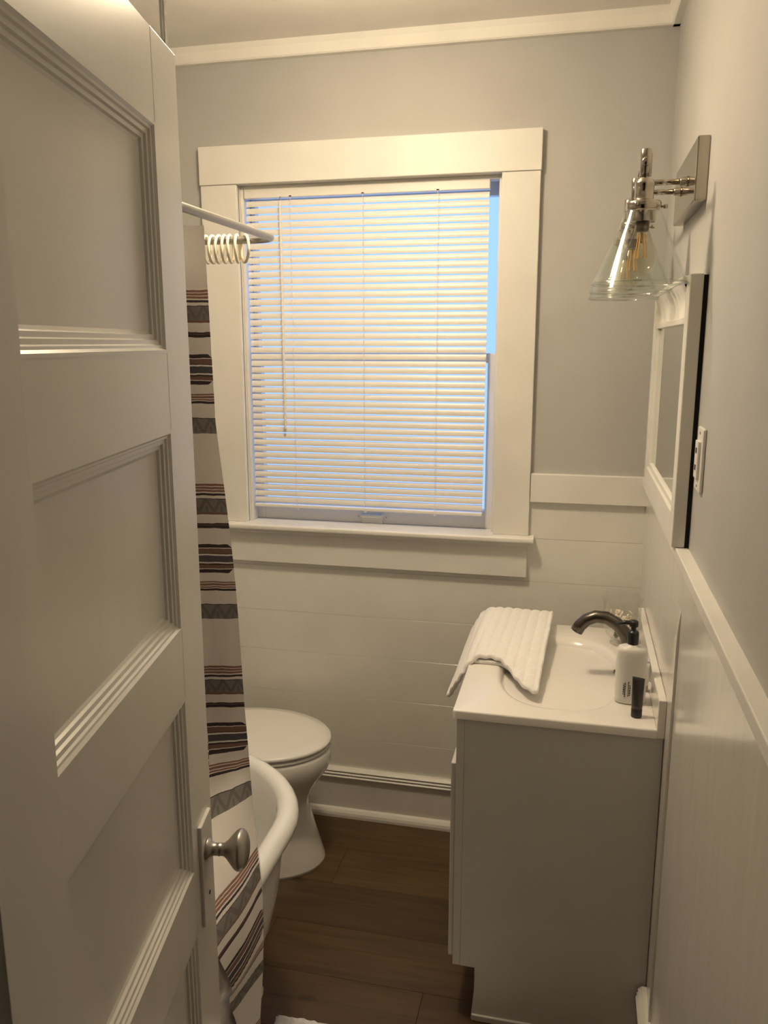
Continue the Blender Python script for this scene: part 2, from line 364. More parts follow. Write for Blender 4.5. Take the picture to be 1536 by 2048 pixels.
# ------------------------------------------------------------------ window
win = thing('window_1', 'double hung window in wide flat white casing', 'window', ((WX0+WX1)/2, YW, WZ0), kind='structure')
bx = lambda name, *a, m=M_TRIM, p=win, bev=0.002: obj(name, box(*a, bev), m, p)
bx('head_casing', -1.196, -0.128, 2.556, YW+.001, 2.143, 2.2575)
bx('side_casing', -1.194, WX0, 2.560, YW+.001, 1.058, 2.1425)
bx('side_casing', WX1, -0.130, 2.560, YW+.001, 1.058, 2.1425)
obj('stool', box(-1.215, -0.111, 2.523, YW+.08, 1.040, 1.058, 0.006, 3), M_TRIM, win)
obj('stool_mould', box(-1.19, -0.130, 2.538, 2.562, 1.028, 1.040, 0.003), M_TRIM, win)
bx('apron', -1.19, -0.132, 2.556, YW+.001, 0.922, 1.029)
# jambs and stops
bx('side_jamb', WX0-0.02, WX0, 2.575, 2.73, 1.05, 2.142, bev=0); bx('side_jamb', WX1, WX1+0.02, 2.575, 2.73, 1.05, 2.142, bev=0)
bx('head_jamb', WX0-0.02, WX1+0.02, 2.575, 2.73, 2.142, 2.162, bev=0)
bx('sill_board', WX0-0.02, WX1+0.02, 2.64, 2.75, 1.02, 1.050, bev=0)
bx('stop', WX0, WX0+0.010, 2.592, 2.632, 1.058, 2.142); bx('stop', WX1-0.010, WX1, 2.592, 2.632, 1.058, 2.142)
bx('stop', WX0+0.010, WX1-0.010, 2.592, 2.632, 2.130, 2.142)
def sash(name, y0, z0, z1, rail_b, rail_t, st):
    bm = bmesh.new()
    add_box(bm, WX0+.002, WX0+st, y0, y0+.034, z0, z1, .002); add_box(bm, WX1-st, WX1-.002, y0, y0+.034, z0, z1, .002)
    add_box(bm, WX0+st, WX1-st, y0+.001, y0+.033, z0, z0+rail_b, .002); add_box(bm, WX0+st, WX1-st, y0+.001, y0+.033, z1-rail_t, z1, .002)
    o = obj(name, bm, M_TRIM, win)
    obj('pane', box(WX0+st-.005, WX1-st+.005, y0+.016, y0+.019, z0+rail_b-.005, z1-rail_t+.005), M_GLASS, o)
    return o
lo = sash('lower_sash', 2.633, 1.058, 1.622, 0.060, 0.030, 0.036)
sash('upper_sash', 2.672, 1.592, 2.142, 0.030, 0.045, 0.016)
# sash lift handle
lb = box(-0.690, -0.618, 2.629, 2.6335, 1.056, 1.088, .001)
obj('sash_lift', lb, M_TRIM, lo)
obj('lift_lip', tube([(-0.690, 2.629, 1.087), (-0.687, 2.614, 1.086), (-0.621, 2.614, 1.086), (-0.618, 2.629, 1.087)], 0.0048, 8), M_PLAST, lo)
for sx in (-0.702, -0.606):
    obj('screw_head', lathe((sx, 2.6335, 1.080), [(.0016, 0), (.0016, -.0008)], 10, (0, -1, 0)), M_DARK, lo)

# ------------------------------------------------------------------ window blind
BX0, BX1, YB = -1.058, -0.281, 2.603
bl = thing('window_blind', 'white mini blind with closed slats hanging in the window', 'blind', ((BX0+BX1)/2, YB, 1.09))
hb = bmesh.new(); add_box(hb, BX0-.002, BX1+.002, YB-.014, YB+.014, 2.1035, 2.1305, .002)
obj('headrail', hb, M_SLAT, bl)
NS = 45; ztop = 2.0885; pit = (2.0885-1.1320)/(NS-1)
SW = 0.0183; TH = math.radians(78)
def slat_mesh():
    bm = bmesh.new(); rows = []
    for k in range(7):
        s = (k/6-0.5); t_ = s*SW
        bulge = 0.0016*(1-(2*s)**2)
        # top edge leans to the glass, bottom edge to the room; crown faces the room
        y = t_*math.cos(TH)*1.0 - bulge*math.sin(TH); z = t_*math.sin(TH) + bulge*math.cos(TH)
        rows.append([bm.verts.new((x, y, z)) for x in (BX0, BX1)])
    for a, b in zip(rows, rows[1:]): bm.faces.new((a[0], a[1], b[1], b[0]))
    return bm
first = None
for k in range(NS):
    z = ztop - k*pit
    if first is None:
        bm = slat_mesh(); bmesh.ops.translate(bm, verts=bm.verts, vec=(0, 0, 0))
        first = obj('slat', bm, M_SLAT, bl, smooth=True, local=True); o = first
        for v in first.data.vertices: v.co.x -= (BX0+BX1)/2
    else:
        o = first.copy(); COL.objects.link(o); o.parent = bl
    o.location = (random.uniform(-.0006, .0006), 0, z-1.09)
    o.rotation_euler = (random.uniform(-.03, .03), random.uniform(-.0008, .0008), 0)
obj('bottom_rail', box(BX0, BX1, YB-.011, YB+.011, 1.1065, 1.1175, .003), M_SLAT, bl)
for cx in (-0.905, -0.670, -0.436):
    for dy in (-.0135, .0115):
        obj('ladder_cord', tube([(cx, YB+dy, 1.114), (cx, YB+dy, 2.105)], 0.0007, 6), M_CORD, bl)
    obj('cord_button', lathe((cx, YB-.004, 1.1065), [(.005, 0), (.006, -.002), (.004, -.006), (.001, -.007)], 12), M_PLAST, bl)
    obj('cord_slot', box(cx-.004, cx+.004, YB-.0146, YB-.0138, 2.105, 2.108), M_DARK, bl)
wd = obj('tilt_wand', tube([(-0.937, YB-.022, 2.092), (-0.937, YB-.021, 1.376)], 0.0042, 6), M_PLAST, bl)
obj('wand_hook', tube([(-0.935, YB-.013, 2.106), (-0.936, YB-.022, 2.104), (-0.937, YB-.022, 2.09)], 0.0018, 8), M_CHROME, wd)

# ------------------------------------------------------------------ door (five horizontal panels), standing open at the left
DYAW = math.radians(100.8); DW, DT, DH = 0.62, 0.035, 2.028
dr = thing('door_1', 'white painted door with five recessed horizontal panels, standing open', 'door', (-0.4225, 0.4855, 0.0), kind='structure', rotz=DYAW)
dob = lambda name, bm, m=M_DOOR, p=dr, sm=False: obj(name, bm, m, p, sm, local=True)
for x0, x1 in ((0.0, 0.112), (0.515, DW)): dob('stile', box(x0, x1, 0, DT, 0.01, DH, .0010))
tops = [1.919 - 0.378*k for k in range(5)]; PH = 0.2765
edges = [DH] + [v for t_ in tops for v in (t_, t_-PH)] + [0.01]
for k in range(6):
    dob('rail', box(0.1115, 0.5155, 0.0003, DT-.0003, edges[2*k+1], edges[2*k], .0005, 1))
for t_ in tops:
    b_ = t_-PH
    pn = dob('panel', box(0.110, 0.517, 0.0165, 0.0215, b_-.002, t_+.002))
    for side, ys in (('front', 1), ('back', -1)):
        prof = [(-.001, .0000), (.003, .0000), (.006, .0035), (.009, .004), (.0105, .0068), (.0155, .0072), (.017, .0105), (.022, .011), (.0235, .0145), (.028, .0168)]
        rings = []
        for off, d in prof:
            y = d if ys > 0 else DT - d
            rings.append([(0.112+off, y, b_+off), (0.515-off, y, b_+off), (0.515-off, y, t_-off), (0.112+off, y, t_-off)])
        dob('moulding', loft(rings, True, False, False), M_DOOR, pn)
esc = dob('escutcheon', box(DW-0.080, DW-0.022, -0.0055, 0.001, 0.775, 0.944, .0018))
dob('keyhole', lathe((DW-0.05, -0.0056, 0.815), [(.0035, 0), (.0035, -.0006)], 12, (0, 1, 0)), M_DARK, esc)
kprof = [(.0165, 0), (.0165, .004), (.012, .008), (.0095, .012), (.0095, .019), (.0105, .0205), (.0095, .022), (.010, .028), (.014, .033), (.022, .040), (.0285, .046), (.0312, .051), (.031, .055), (.027, .060), (.019, .064), (.009, .066), (.0005, .0665)]
for ysgn, yb in ((-1, -.005), (1, DT)):
    dob('knob', lathe((DW-0.055, yb, 0.893), kprof, 36, (0, ysgn, 0)), M_PEWT, dr, True)
for hz in (0.25, 1.0, 1.78):
    dob('hinge', lathe((0.0, -0.004, hz), [(.0055, 0), (.0055, .085)], 10), M_PEWT, dr)

# ------------------------------------------------------------------ bathtub
TCX, HWX, SY0, SY1, ER = -0.972, 0.3595, 0.89, 1.59, 0.309
def tub_path(kx=1.0, ky=1.0, n=24, z=0.0, dx=0.0):
    pts = []
    cy = (SY0+SY1)/2; hl = (SY1-SY0)/2*ky
    for i in range(n+1):
        a = PI*i/n; pts.append((TCX+dx+HWX*kx*math.cos(a), cy+hl+ER*ky*math.sin(a), z))
    for i in range(n+1):
        a = PI+PI*i/n; pts.append((TCX+dx+HWX*kx*math.cos(a), cy-hl+ER*ky*math.sin(a), z))
    # insert points on the straight sides
    out = []
    for i, p in enumerate(pts):
        out.append(p); q = pts[(i+1) % len(pts)]
        if i in (n, 2*n+1):
            for k in range(1, 8): out.append(tuple(p[j]+(q[j]-p[j])*k/8 for j in range(3)))
    return out
tub = thing('bathtub', 'white enamel clawfoot bathtub with rolled rim behind the curtain', 'bathtub', (TCX, 1.24, 0))
obj('rim', tube(tub_path(z=0.5595), 0.0265, 16, closed=True), M_ENAM, tub, True)
prof_o = [(1.02, .540), (0.985, .515), (0.965, .45), (0.945, .38), (0.90, .30), (0.82, .22), (0.70, .165), (0.50, .14), (0.2, .13)]
obj('body', loft([tub_path(k, k, z=z) for k, z in prof_o], True, False, True), M_ENAM, tub, True)
prof_i = [(0.955, .572), (0.935, .54), (0.925, .46), (0.905, .38), (0.86, .30), (0.78, .23), (0.66, .185), (0.48, .16), (0.2, .152)]
obj('basin', loft([tub_path(k, k, z=z) for k, z in prof_i], True, False, True), M_ENAM, tub, True)
for sx in (-1, 1):
    for fy in (0.92, 1.56):
        p = [(TCX+sx*.26, fy, .215), (TCX+sx*.285, fy, .15), (TCX+sx*.275, fy, .09), (TCX+sx*.28, fy, .045), (TCX+sx*.295, fy, .022)]
        obj('foot', tube(p, [.032, .030, .020, .022, .022], 12), M_ENAM, tub, True)

# ------------------------------------------------------------------ shower rod, ceiling support, rings
RZ = 1.885; RX0, RX1, RY0, RY1 = -1.264, -0.680, 0.63, 1.845
def rrect(x0, x1, y0, y1, z, r, n=8):
    pts = []
    for cx, cy, a0 in ((x1-r, y1-r, 0), (x0+r, y1-r, PI/2), (x0+r, y0+r, PI), (x1-r, y0+r, 1.5*PI)):
        for k in range(n+1):
            a = a0+PI/2*k/n; pts.append((cx+r*math.cos(a), cy+r*math.sin(a), z))
    return pts
rod = thing('shower_rod', 'oblong shower curtain rod hung over the bathtub', 'shower rod', (TCX, 1.24, 0.58))
obj('loop', tube(rrect(RX0, RX1, RY0, RY1, RZ, 0.045), 0.0082, 14, closed=True), M_ROD, rod, True)
for sy in (1.345,):
    sup = obj('ceiling_support', tube([(RX1, sy, RZ), (RX1, sy, ZC-.002)], 0.0058, 12), M_CHROME, rod, True)
    obj('flange', lathe((RX1, sy, ZC), [(.028, -.0005), (.027, -.004), (.012, -.012), (.007, -.016)], 20, (0, 0, 1)), M_CHROME, sup, True)
    obj('eye_clamp', lathe((RX1, sy-.010, RZ), [(.0125, 0), (.0125, .02)], 16, (0, 1, 0)), M_CHROME, sup, True)
obj('wall_bracket', tube([(RX0, 1.24, RZ), (XL+.004, 1.24, RZ)], 0.0058, 10), M_CHROME, rod, True)
def ring_bm():
    pts = [(0, 0.0245*math.cos(2*PI*k/28), 0.030*math.sin(2*PI*k/28)) for k in range(28)]
    return tube(pts, 0.0034, 10, closed=True)
rx = [-0.757, -0.775, -0.792, -0.806, -0.821, -0.836, -0.851, -0.869, -0.884, -0.902]
tilt = [0.75, 0.18, 0.12, 0.1, 0.05, 0.02, 0.06, 0.25, 0.1, 0.06]
r1 = None
for x, a in zip(rx, tilt):
    if r1 is None: r1 = obj('curtain_ring', ring_bm(), M_RING, None, True); o = r1
    else: o = r1.copy(); COL.objects.link(o)
    o.location = (x, RY1, RZ-0.0185); o.rotation_euler = (0, 0.04*math.sin(x*90), a)
    tag(o, 'empty ivory plastic curtain ring hanging on the rod by the window', 'curtain ring', 'empty curtain rings bunched on the rod')

# ------------------------------------------------------------------ shower curtain and clear liner
BL = [(-0.68, 1.466, 1.866), (-0.678, 1.465, 1.787), (-0.673, 1.46, 1.642), (-0.668, 1.455, 1.501), (-0.656, 1.45, 1.406), (-0.642, 1.445, 1.28), (-0.633, 1.44, 1.181), (-0.627, 1.435, 1.08), (-0.62, 1.43, 0.934), (-0.609, 1.42, 0.821), (-0.594, 1.4, 0.713), (-0.572, 1.37, 0.624), (-0.566, 1.365, 0.561), (-0.565, 1.36, 0.473), (-0.569, 1.355, 0.383), (-0.572, 1.34, 0.291), (-0.572, 1.335, 0.20), (-0.572, 1.33, 0.12)]
def edge_at(z):
    for (a, b) in zip(BL, BL[1:]):
        if a[2] >= z >= b[2]:
            t_ = (a[2]-z)/(a[2]-b[2]); return tuple(a[j]+(b[j]-a[j])*t_ for j in range(2))
    return BL[-1][:2]
def smooth(a, b, x):
    t_ = max(0, min(1, (x-a)/(b-a))); return t_*t_*(3-2*t_)
def curtain(offx=0.0, ext=0.0, ztop=1.866, zbot=0.14, nfold=5, uv=True, liner=False):
    bm = bmesh.new(); lay = bm.loops.layers.uv.new('UVMap') if uv else None
    nz = 110; rows = []
    for iz in range(nz+1):
        z = ztop + (zbot-ztop)*iz/nz
        ex, ey = edge_at(z)
        k = smooth(0.92, 0.60, z)                     # 0 = hanging free above the rim, 1 = draped outside the tub
        pts = []
        ex += offx; ey += ext*smooth(1.0, 0.6, z)
        # the face panel seen beside the door, then zigzag folds towards the door
        tuck = smooth(0.50, 0.42, z)                  # cloth swings in under the rim below the roll
        wide = Vector((-0.092, -0.034))*(1-k) + Vector((-0.004 - .040*tuck, -0.205))*k
        nseg = 14
        for j in range(nseg+1):
            t_ = j/nseg
            b = Vector((ex, ey)) + wide*t_
            nrm = Vector((-wide.y, wide.x)).normalized()
            b += nrm*(-0.006*math.sin(PI*t_)*(1-k) - 0.0025*math.sin(2*PI*t_+z*3))
            pts.append((b.x, b.y))
        p = Vector(pts[-1])
        for f in range(nfold):
            sgn = 1 if f % 2 == 0 else -1
            d = Vector((0.050*sgn*(1-k) + 0.004*sgn*k, -0.052 + 0.022*k))
            for j in range(1, 9):
                t_ = j/8
                q = p + d*t_; q.x += 0.004*math.sin(PI*t_)*sgn
                pts.append((q.x, q.y))
            p = Vector(pts[-1])
        # hem drops towards the free edge at the bottom
        rows.append(pts)
    def plan(z, j):
        f = (ztop-z)/(ztop-zbot)*nz; i0 = min(nz-1, int(f)); t_ = f-i0
        return tuple(rows[i0][j][c]*(1-t_) + rows[i0+1][j][c]*t_ for c in (0, 1))
    r0_ = rows[nz//3]; ncol = len(r0_)
    us = [0.0]
    for a, b in zip(r0_, r0_[1:]): us.append(us[-1] + math.dist(a, b))
    grid_ = []
    for i in range(nz+1):
        row_ = []
        for j in range(ncol):
            hem = zbot + (0.0 if liner else 0.46*min(1.0, j/14)**0.9)
            z = ztop + (hem-ztop)*i/nz; x, y = plan(z, j)
            row_.append((bm.verts.new((x, y, z)), us[j] + 0.035, 1.751 - z))
        grid_.append(row_)
    for a, b in zip(grid_, grid_[1:]):
        for j in range(ncol-1):
            q4 = (a[j], a[j+1], b[j+1], b[j]); f = bm.faces.new([q[0] for q in q4])
            if lay:
                for lp, q in zip(f.loops, q4): lp[lay].uv = (q[1], q[2])
    return bm
sc_ = thing('shower_curtain', 'white shower curtain with printed grey and brown bands, bunched behind the door', 'shower curtain', (-0.62, 1.3, 0.14))
obj('cloth', curtain(), M_CURT, sc_, True)
obj('liner', curtain(-0.006, 0.018, 1.862, 0.22, 3, False, True), M_LINER, sc_, True)['label'] = 'clear vinyl liner'
# ------------------------------------------------------------------ toilet, facing the vanity
TY = 2.292
def egg(cx, hx_front, hx_back, hy, z, n=40, e=2.0):
    pts = []
    for i in range(n):
        a = 2*PI*i/n; c, s_ = math.cos(a), math.sin(a)
        ex_ = 2/e
        x = (abs(c)**ex_)*(1 if c > 0 else -1); y = (abs(s_)**ex_)*(1 if s_ > 0 else -1)
        pts.append((cx + x*(hx_front if x > 0 else hx_back), TY + y*hy, z))
    return pts
to = thing('toilet', 'white toilet with closed lid between the bathtub and window wall', 'toilet', (-1.0, TY, 0))
CXT = -0.955
bowl = [(CXT-.03, .250, .24, .160, 0.0), (CXT-.03, .248, .24, .158, .010), (CXT-.03, .236, .23, .148, .05), (CXT-.03, .216, .21, .132, .12), (CXT-.03, .196, .20, .120, .19), (CXT-.02, .188, .20, .118, .222), (CXT-.01, .198, .205, .130, .262), (CXT, .213, .215, .150, .300), (CXT, .232, .228, .171, .326), (CXT, .241, .236, .179, .345), (CXT, .243, .24, .181, .388), (CXT, .238, .236, .176, .398)]
obj('bowl', loft([egg(c, f, b, y, z) for c, f, b, y, z in bowl]), M_CERAM, to, True)
seat = [(.228, .23, .166, .3985), (.240, .235, .178, .401), (.242, .236, .180, .406), (.238, .234, .176, .412)]
obj('seat', loft([egg(CXT, f, b, y, z) for f, b, y, z in seat]), M_SEAT, to, True)
lid = [(.232, .23, .170, .4135), (.243, .236, .180, .416), (.245, .238, .182, .423), (.240, .234, .178, .429), (.20, .20, .15, .432), (.08, .08, .06, .4335), (.005, .005, .004, .434)]
obj('lid', loft([egg(CXT, f, b, y, z) for f, b, y, z in lid]), M_SEAT, to, True)
for dy in (-.07, .07): obj('seat_hinge', lathe((CXT-.225, TY+dy-.015, .42), [(.011, 0), (.011, .03)], 12, (0, 1, 0)), M_SEAT, to, True)
obj('base', box(-1.32, -1.14, TY-.105, TY+.105, 0.0, .385, .03, 4), M_CERAM, to, True)
tk = obj('tank', box(-1.485, -1.285, TY-.23, TY+.23, .385, .735, .025, 4), M_CERAM, to, True)
obj('tank_lid', box(-1.49, -1.275, TY-.24, TY+.24, .735, .768, .012, 3), M_CERAM, tk, True)
obj('flush_lever', tube([(-1.285, TY-.16, .69), (-1.265, TY-.16, .69), (-1.262, TY-.09, .682)], 0.006, 8), M_CHROME, tk, True)

# ------------------------------------------------------------------ bath mat
rg = bmesh.new()
nx, ny = 60, 60; X0, X1, Y0, Y1 = -0.664, -0.12, 1.20, 1.658
grid = [[None]*(ny+1) for _ in range(nx+1)]
for i in range(nx+1):
    for j in range(ny+1):
        u_, v_ = i/nx, j/ny; e_ = min(u_, 1-u_, v_, 1-v_)
        h = 0.002 + 0.016*min(1, e_/0.03)**0.5 + random.uniform(-.0025, .0025)
        grid[i][j] = rg.verts.new((X0+(X1-X0)*u_+random.uniform(-.002, .002), Y0+(Y1-Y0)*v_+random.uniform(-.002, .002), h))
for i in range(nx):
    for j in range(ny): rg.faces.new((grid[i][j], grid[i+1][j], grid[i+1][j+1], grid[i][j+1]))
tag(obj('bath_mat', rg, M_RUG, None, True, origin=(-.41, 1.43, 0)), 'fluffy white bath mat on the plank floor', 'bath mat')

# ------------------------------------------------------------------ vanity cabinet
VY0, VY1, VZ = 1.762, 2.400, 0.804
va = thing('vanity_cabinet', 'plain white vanity cabinet with recessed toe kick against the right wall', 'cabinet', (0, 2.08, 0))
def side_panel(y0, y1):
    prof = [(-0.219, VZ), (-0.219, .147), (-0.178, .147), (-0.190, 0.0), (XW-.002, 0.0), (XW-.002, VZ)]
    return extrude_profile(prof, y0, y1, 'y')
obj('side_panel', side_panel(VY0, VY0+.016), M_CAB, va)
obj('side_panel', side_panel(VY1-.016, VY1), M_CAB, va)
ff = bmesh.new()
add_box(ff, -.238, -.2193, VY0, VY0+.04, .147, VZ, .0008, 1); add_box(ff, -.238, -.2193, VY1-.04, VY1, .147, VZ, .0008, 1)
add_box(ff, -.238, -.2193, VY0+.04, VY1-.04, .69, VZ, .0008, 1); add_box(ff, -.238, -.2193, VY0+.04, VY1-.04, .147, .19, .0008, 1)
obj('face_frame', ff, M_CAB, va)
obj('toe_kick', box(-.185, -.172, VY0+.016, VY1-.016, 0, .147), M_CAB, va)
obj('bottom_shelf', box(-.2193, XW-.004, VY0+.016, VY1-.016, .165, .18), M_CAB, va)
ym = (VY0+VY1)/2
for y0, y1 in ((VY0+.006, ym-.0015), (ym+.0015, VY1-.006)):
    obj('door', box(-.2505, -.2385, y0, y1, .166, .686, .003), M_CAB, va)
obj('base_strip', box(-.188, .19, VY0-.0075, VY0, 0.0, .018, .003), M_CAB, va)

# ------------------------------------------------------------------ vanity top with moulded basin
TX0, TX1, TY0, TY1, TZ = -0.247, 0.203, 1.755, 2.412, 0.825
CX, CY, AX, AY = -0.012, 2.060, 0.146, 0.232
vt = thing('sink_countertop', 'glossy white vanity countertop with moulded basin and backsplash', 'countertop', (0, 2.08, .8045))
angs = sorted(set([2*PI*i/128 for i in range(128)] + [math.atan2(y-CY, x-CX) % (2*PI) for x in (TX0, TX1) for y in (TY0, TY1)]))
def supr(a, e=2.6):
    c, s_ = math.cos(a), math.sin(a); k = (abs(c/AX)**e + abs(s_/AY)**e)**(-1/e); return k
def rectr(a):
    c, s_ = math.cos(a), math.sin(a); ks = []
    if c > 1e-9: ks.append((TX1-CX)/c)
    if c < -1e-9: ks.append((TX0-CX)/c)
    if s_ > 1e-9: ks.append((TY1-CY)/s_)
    if s_ < -1e-9: ks.append((TY0-CY)/s_)
    return min(ks)
rings = []
def ringpt(fr, z): return [(CX+fr(a)*math.cos(a), CY+fr(a)*math.sin(a), z) for a in angs]
for s_, dz in ((0.06, .118), (0.25, .116), (0.45, .111), (0.62, .101), (0.75, .086), (0.83, .068), (0.89, .047), (0.93, .031), (0.965, .0185), (0.995, .0098), (1.025, .0042), (1.055, .0013), (1.09, .0002), (1.13, 0.0)):
    rings.append(ringpt(lambda a: min(supr(a)*s_, rectr(a)*.97), TZ-dz))
rings.append(ringpt(lambda a: rectr(a)-.004, TZ)); rings.append(ringpt(lambda a: rectr(a)-.001, TZ-.001)); rings.append(ringpt(lambda a: rectr(a), TZ-.004))
rings.append(ringpt(lambda a: rectr(a), TZ-.0205))
obj('basin_slab', loft(rings, True, True, False), M_TOP, vt, True)
obj('drip_edge', box(TX0+.001, TX1, TY0+.001, TY1-.001, TZ-.0207, TZ-.0195), M_TOP, vt)
obj('backsplash', box(0.2025, XW-.0005, TY0, TY1, TZ-.0205, 0.895, .0025), M_TOP, vt)
obj('drain', lathe((CX+.02, CY, TZ-.1178), [(.021, 0), (.021, .002), (.014, .003), (.002, .0028)], 24), M_NICK, vt, True)
obj('overflow_ring', lathe((0.1275, 2.118, TZ-.024), [(.011, 0), (.011, .003), (.0085, .0035), (.0005, .001)], 20, (-.93, 0, .36)), M_BRONZE, vt, True)

# ------------------------------------------------------------------ faucet
fc = thing('faucet', 'dark brushed nickel faucet with arched spout over the basin', 'faucet', (.168, 2.08, TZ))
path = [(.166, 2.08, TZ+.02), (.166, 2.08, .862), (.160, 2.08, .896), (.147, 2.08, .926), (.125, 2.08, .952), (.098, 2.08, .966), (.072, 2.08, .967), (.050, 2.08, .957), (.034, 2.08, .940), (.026, 2.08, .925)]
obj('spout', tube(path, [.0185, .0182, .0178, .0174, .0170, .0166, .0163, .0161, .0162, .0165], 18), M_BRONZE, fc, True)
obj('base_plate', box(.142, .196, 2.02, 2.14, TZ, TZ+.010, .004, 3), M_BRONZE, fc)
obj('collar', lathe((.166, 2.08, TZ+.009), [(.024, 0), (.023, .006), (.018, .014)], 24), M_BRONZE, fc, True)
hd = obj('handle_hub', lathe((.180, 2.08, .875), [(.008, 0), (.009, .006), (.007, .012)], 16, (1, 0, .2)), M_BRONZE, fc, True)
obj('lift_rod', tube([(.188, 2.105, TZ), (.188, 2.105, .89)], .0028, 8), M_BRONZE, fc, True)

# ------------------------------------------------------------------ towel on the counter
def towel():
    bm = bmesh.new(); nu, nv = 90, 60; top = []
    for i in range(nu+1):
        s_ = i/nu                                  # 0 = right edge, 1 = left edge hanging over the cabinet front
        col = []
        for j in range(nv+1):
            v_ = j/nv                              # 0 = far edge, 1 = near edge
            xr = -0.038 - 0.020*v_
            arc = s_*(0.268 + 0.026*v_)
            x = xr - arc
            # near edge: short on the counter part, long on the basin side
            q = smooth(-0.175, -0.06, x)
            ynear = 2.035 - 0.165*q - 0.012*math.sin(x*40)
            y = 2.398 + (ynear-2.398)*v_
            h = 0.034 - 0.020*v_ + 0.004*math.sin(v_*PI)
            z = TZ + h
            z -= 0.012*q*smooth(.5, 1, v_)          # sags into the basin
            edge = -0.240
            if x < edge+.03:
                d = (edge+.03) - x                 # arc over the front edge of the counter
                R_ = 0.045; am = 1.10
                if d < R_*am:
                    a = d/R_; x = edge+.03 - R_*math.sin(a); z = z - R_*(1-math.cos(a))
                else:
                    e_ = d - R_*am
                    x = edge+.03 - R_*math.sin(am) - e_*math.cos(am); z = z - R_*(1-math.cos(am)) - e_*math.sin(am)
                x -= 0.004*v_
                z -= 0.012*v_*smooth(0, .05, d)
            rib = 0.0020*math.cos(2*PI*arc/0.0265)
            z += rib*(1 if x > edge else 0.4); x -= rib*(0 if x > edge else .6)
            z += random.uniform(-.0007, .0007) + .0015*math.sin(x*37+y*23)*math.sin(y*41)
            col.append(bm.verts.new((x, y, z)))
        top.append(col)
    for i in range(nu):
        for j in range(nv): bm.faces.new((top[i][j], top[i+1][j], top[i+1][j+1], top[i][j+1]))
    return bm
o = obj('towel', towel(), M_TOWEL, None, True, origin=(-.15, 2.2, TZ))
md = o.modifiers.new('thick', 'SOLIDIFY'); md.thickness = 0.012; md.offset = -1
md = o.modifiers.new('sub', 'SUBSURF'); md.levels = 1; md.render_levels = 1
tag(o, 'white ribbed towel folded over the basin and front edge of the vanity', 'towel')
def towel_under():
    bm = bmesh.new(); nu, nv = 40, 24; g = []
    for i in range(nu+1):
        col = []
        for j in range(nv+1):
            u_, v_ = i/nu, j/nv
            x = -0.236 + 0.175*u_; q = smooth(-0.175, -0.06, x)
            y = 2.39 + (2.045 - 0.12*q - 2.39)*v_
            col.append(bm.verts.new((x, y, TZ + .0105 + 0.012*(1-v_) - .010*q*smooth(.5, 1, v_))))
        g.append(col)
    for i in range(nu):
        for j in range(nv): bm.faces.new((g[i][j], g[i+1][j], g[i+1][j+1], g[i][j+1]))
    return bm
u2 = obj('under_fold', towel_under(), M_TOWEL, o, True)
md = u2.modifiers.new('thick', 'SOLIDIFY'); md.thickness = 0.009; md.offset = -1

# ------------------------------------------------------------------ bottles and tubes on the counter
def ov(cx, cy, hx, hy, z, n=40, e=2.6):
    out = []
    for i in range(n):
        a = 2*PI*i/n; c, s_ = math.cos(a), math.sin(a)
        out.append((cx+hx*(abs(c)**(2/e))*(1 if c > 0 else -1), cy+hy*(abs(s_)**(2/e))*(1 if s_ > 0 else -1), z))
    return out
SB = (.152, 1.895)
sb = thing('soap_bottle', 'frosted white soap bottle with a black pump beside the basin', 'bottle', (SB[0], SB[1], TZ))
prof = [(.032, .020, .001), (.0345, .0225, .005), (.035, .023, .012), (.035, .023, .120), (.0345, .0226, .1275), (.032, .021, .1335), (.026, .018, .1375), (.0145, .0140, .1395), (.0125, .0125, .144)]
obj('body', loft([ov(SB[0], SB[1], a, b, TZ+h) for a, b, h in prof]), M_BOTTLE, sb, True)
pu = obj('pump_collar', lathe((SB[0], SB[1], TZ+.1425), [(.0125, 0), (.0130, .003), (.0130, .028), (.0115, .032), (.0060, .033), (.0055, .046), (.0055, .048)], 24), M_BLACK, sb, True)
hdp = bmesh.new(); merge(hdp, lathe((SB[0], SB[1], TZ+.186), [(.010, 0), (.0105, .003), (.0100, .012), (.007, .0145)], 20))
merge(hdp, tube([(SB[0], SB[1], TZ+.195), (SB[0]-.020, SB[1], TZ+.194), (SB[0]-.035, SB[1], TZ+.189)], [.0055, .005, .0038], 10))
obj('pump_head', hdp, M_BLACK, sb, True)
ink = bmesh.new()
for k, (dx, z0, z1) in enumerate(((-.0165, .026, .052), (-.0130, .020, .056), (-.0055, .022, .058), (-.0020, .024, .05))):
    zc = z0
    while zc < z1:
        ln = random.uniform(.002, .005); add_box(ink, SB[0]+dx-.001, SB[0]+dx+.0012, SB[1]-.0236, SB[1]-.0226, TZ+zc, TZ+min(zc+ln, z1)); zc += ln+.0018
obj('printed_lettering', ink, M_INK, sb)
TB = (.163, 1.815)
tb = thing('black_tube', 'small black squeeze tube standing in front of the soap bottle', 'tube', (TB[0], TB[1], TZ))
obj('cap', lathe((TB[0], TB[1], TZ), [(.0115, 0), (.0122, .002), (.0122, .020), (.0118, .021)], 24), M_BLACK, tb, True)
def tubebody(cx, cy, z0, r, h, w_, slant=0.0):
    rings = []
    for k in range(9):
        t_ = k/8; hx = r + (w_-r)*t_; hy = r*(1-t_) + .0012*t_; z = z0 + h*t_
        rings.append([(cx+hx*math.cos(2*PI*i/28), cy+hy*math.sin(2*PI*i/28), z - slant*math.cos(2*PI*i/28)*t_) for i in range(28)])
    return loft(rings)
obj('body', tubebody(TB[0], TB[1], TZ+.021, .0120, .073, .0135, .002), M_TUBE, tb, True)
WT = (.190, 1.965)
